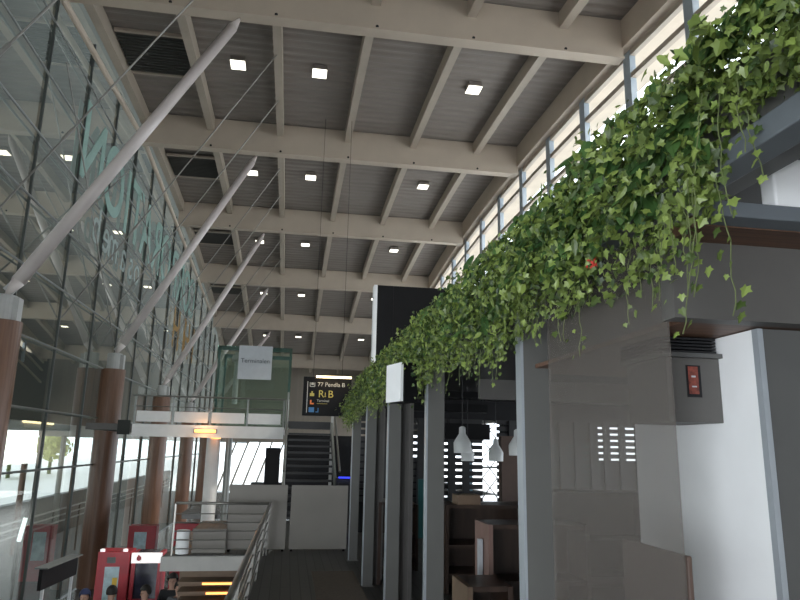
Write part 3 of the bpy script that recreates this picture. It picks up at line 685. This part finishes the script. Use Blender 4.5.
for p in (DA+(DB-DA)*.1, DA+(DB-DA)*.9): MB().box(p.x-.03, p.x+.03, p.y-.03, p.y+.03, -2.85, -1.64).build('post', 'banner', t)
t = thing('shelf_unit', (-1.5, 14.2, -2.85), 'warm lit shelf unit glowing orange below the slab edge', 'shelf')
MB().box(-1.95, -.75, 14.3, 14.34, -2.85, -.7).box(-.79, -.75, 13.7, 14.3, -2.85, -.7).build('back_panel', 'card', t)
for k in range(5):
    z = -.85-.17*k; MB().box(-1.9, -.8, 13.8, 14.3, z-.03, z).build('shelf', 'card', t)
    MB().box(-1.45+.08*k, -.85, 13.76, 13.795, z-.045, z-.015).build('shelf_lamp', 'orangel', t)
for k, (x, y, z0, z1) in enumerate(((-8.2, 19.5, -2.0, -.9), (-7.6, 22.0, -1.2, -.55))):
    o = MB().tube((x, y, z0), (x+.1, y, z1), .06, n=10).build('light_tube', 'coolt'); tag(o, ['upright white light tube outside the glass at the left edge', 'upright white light tube outside the glass nearer the second column'][k], 'lamp')
    o2 = MB().tube((x, y, -3.2), (x, y, z0), .04, n=8).build('stand', 'mull', None); o2.parent = o; 
# moving objects outside: rails and poles on the apron road
for k, (y, h) in enumerate(((24, 2.3), (33, 2.3), (44, 2.3), (28, 2.3), (38, 2.3))):
    o = MB().tube((-11.6, y, -3.2), (-11.6, y, 1.95), .13, n=12).build('canopy_post', 'wood' if k % 2 else 'transom'); tag(o, 'round post of the canopy outside the left glass wall, %s' % ['near the first column', 'right of the near ones', 'in line with the third column', 'second one out', 'fourth one out'][k], 'post')
t = thing('outdoor_railing', (-10.5, 20, -3.2), 'grey steel balustrade lines outside the left glass wall', 'railing')
for z in (-1.15, -1.4, -1.65): MB().tube((-9.4, 8, z), (-9.4, 60, z), .035, n=6).build('rail', 'collar', t)
for k in range(14): MB().box(-9.43, -9.37, 9+3.6*k, 9.06+3.6*k, -3.2, -1.15).build('post', 'mull', t)
random.seed(5)
for k in range(7):
    y = 30+14*k; x = -34-6*random.random(); r = 4+2*random.random()
    t = thing('tree', (x, y, -3.4), 'yellow-green tree outside beyond the apron, %s from the near end' % ORD[k], 'tree', 'trees beyond the apron')
    MB().tube((x, y, -3.4), (x, y, .5), .3, .2, n=8).build('trunk', 'stem', t)
    fo = MB()
    for _ in range(500):
        v = Vector((random.gauss(0, 1), random.gauss(0, 1), random.gauss(0, 1))).normalized()*random.uniform(.5, 1)
        leaf(fo, (x+v.x*r*.6, y+v.y*r*.8, .9+v.z*2.6), v, (random.random(), random.random(), -1), .7, 0)
    fo.build('foliage', 'leafout', t)['kind'] = 'stuff'

def person(x, y, h, face, cloth, lab, hat=None, arms='down'):
    z0 = -2.85; t = thing('person', (x, y, z0), lab, 'person', None)
    s = h/1.75; c, sn = math.cos(face), math.sin(face)
    def P(a, b, z): return (x+(a*c-b*sn)*s, y+(a*sn+b*c)*s, z0+z*s)
    J = [('pelvis', (0, 0, .95), .15), ('waist', (0, 0, 1.1), .13), ('chest', (0, 0, 1.32), .155), ('neckb', (0, 0, 1.46), .075), ('neck', (0, .01, 1.53), .055), ('head', (0, .02, 1.63), .095), ('crown', (0, .01, 1.70), .075),
         ('shl', (-.19, 0, 1.41), .06), ('ell', (-.25, .0, 1.14), .045), ('wrl', (-.24, .10, .92), .03), ('hal', (-.24, .13, .84), .035),
         ('shr', (.19, 0, 1.41), .06), ('elr', (.25, .0, 1.14), .045), ('wrr', (.24, .10, .92), .03), ('har', (.24, .13, .84), .035),
         ('hil', (-.1, 0, .86), .10), ('knl', (-.11, .02, .49), .065), ('anl', (-.11, 0, .09), .045), ('tol', (-.12, .15, .04), .04),
         ('hir', (.1, 0, .86), .10), ('knr', (.11, .02, .49), .065), ('anr', (.11, 0, .09), .045), ('tor', (.12, .15, .04), .04)]
    E = [(0, 1), (1, 2), (2, 3), (3, 4), (4, 5), (5, 6), (2, 7), (7, 8), (8, 9), (9, 10), (2, 11), (11, 12), (12, 13), (13, 14), (0, 15), (15, 16), (16, 17), (17, 18), (0, 19), (19, 20), (20, 21), (21, 22)]
    def skinned(name, idx, grow, mm):
        mp = {j: n for n, j in enumerate(idx)}
        me = bpy.data.meshes.new(name); off = Vector((x, y, z0))
        me.from_pydata([tuple(Vector(P(*J[j][1]))-off) for j in idx], [(mp[a], mp[b]) for a, b in E if a in mp and b in mp], [])
        me.materials.append(M[mm]); o = bpy.data.objects.new(name, me); COL.objects.link(o); o.parent = t
        o.modifiers.new('skin', 'SKIN'); sv = me.skin_vertices[0].data
        for n, j in enumerate(idx): r = (J[j][2]+grow)*s; sv[n].radius = (r, r)
        sv[0].use_root = True
        q = o.modifiers.new('sub', 'SUBSURF'); q.levels = 2; q.render_levels = 2
        o['_o'] = tuple(off); return o
    skinned('body', list(range(23)), 0, 'skin')
    skinned('jacket', [0, 1, 2, 3, 7, 8, 9, 11, 12, 13], .018, cloth)
    skinned('trousers', [0, 15, 16, 17, 19, 20, 21], .012, 'blackc')
    hd = Vector(P(0, .0, 1.665)); hm = MB(); n = 14
    vs = []; fs = []
    for a in range(8):
        ph = math.pi*a/7*.62
        for b in range(n):
            th = 2*math.pi*b/n; fr = math.sin(th-face)
            r = .112*s; zz = math.cos(ph)*r*1.15; 
            vs.append((hd.x+math.sin(ph)*math.cos(th)*r, hd.y+math.sin(ph)*math.sin(th)*r, hd.z+max(zz, (.03*s if fr > .35 else -9))))
    for a in range(7):
        for b in range(n): fs.append((a*n+b, a*n+(b+1) % n, (a+1)*n+(b+1) % n, (a+1)*n+b))
    hm.add(vs, fs); hm.build('hair', hat or 'hair', t, smooth=True)
    fc = MB()
    for sx in (-.035, .035): fc.lathe(P(sx, .108, 1.645), [(.0, .008), (.009, 0), (0, -.008)], 8)
    fc.build('eyes', 'hair', t)
    nb = Vector(P(0, .11, 1.625)); MB().tube(P(0, .10, 1.65), P(0, .135, 1.615), .008, .014, n=8).build('nose', 'skin', t)
person(-3.72, 14.6, 1.72, math.pi, 'bluec', 'person in a blue top with dark hair, leftmost of those before the red kiosks', 'navy')
person(-3.30, 14.9, 1.72, .2, 'navy', 'person with dark hair in navy jacket, before the poster of the red kiosk')
person(-2.62, 14.7, 1.76, 2.6, 'bluec', 'person in a blue jacket before the header kiosk')
person(-2.25, 15.6, 1.82, math.pi, 'blackc', 'tall person in black beside the right red kiosk')
person(-2.0, 14.9, 1.80, 2.9, 'greyc', 'person in dark grey facing the camera below the slab edge')
def under(sub, part):
    for o in list(bpy.data.objects):
        if o.type == 'MESH' and o.name.split('.')[0] == sub and o.parent:
            c = [p for p in o.parent.children if p.name.split('.')[0] == part]
            if c: o.parent = c[0]
for a, b in (('poster_picture', 'poster'), ('red_mark', 'header'), ('label_picture', 'label_backing'), ('label_mark', 'label_backing'), ('lettering', 'board'), ('symbol', 'board'), ('arrow', 'board'), ('divider', 'board'), ('red_flower', 'vines'), ('shelf_lamp', 'back_panel')): under(a, b)
for o in bpy.data.objects:
    if '_o' in o: del o['_o']
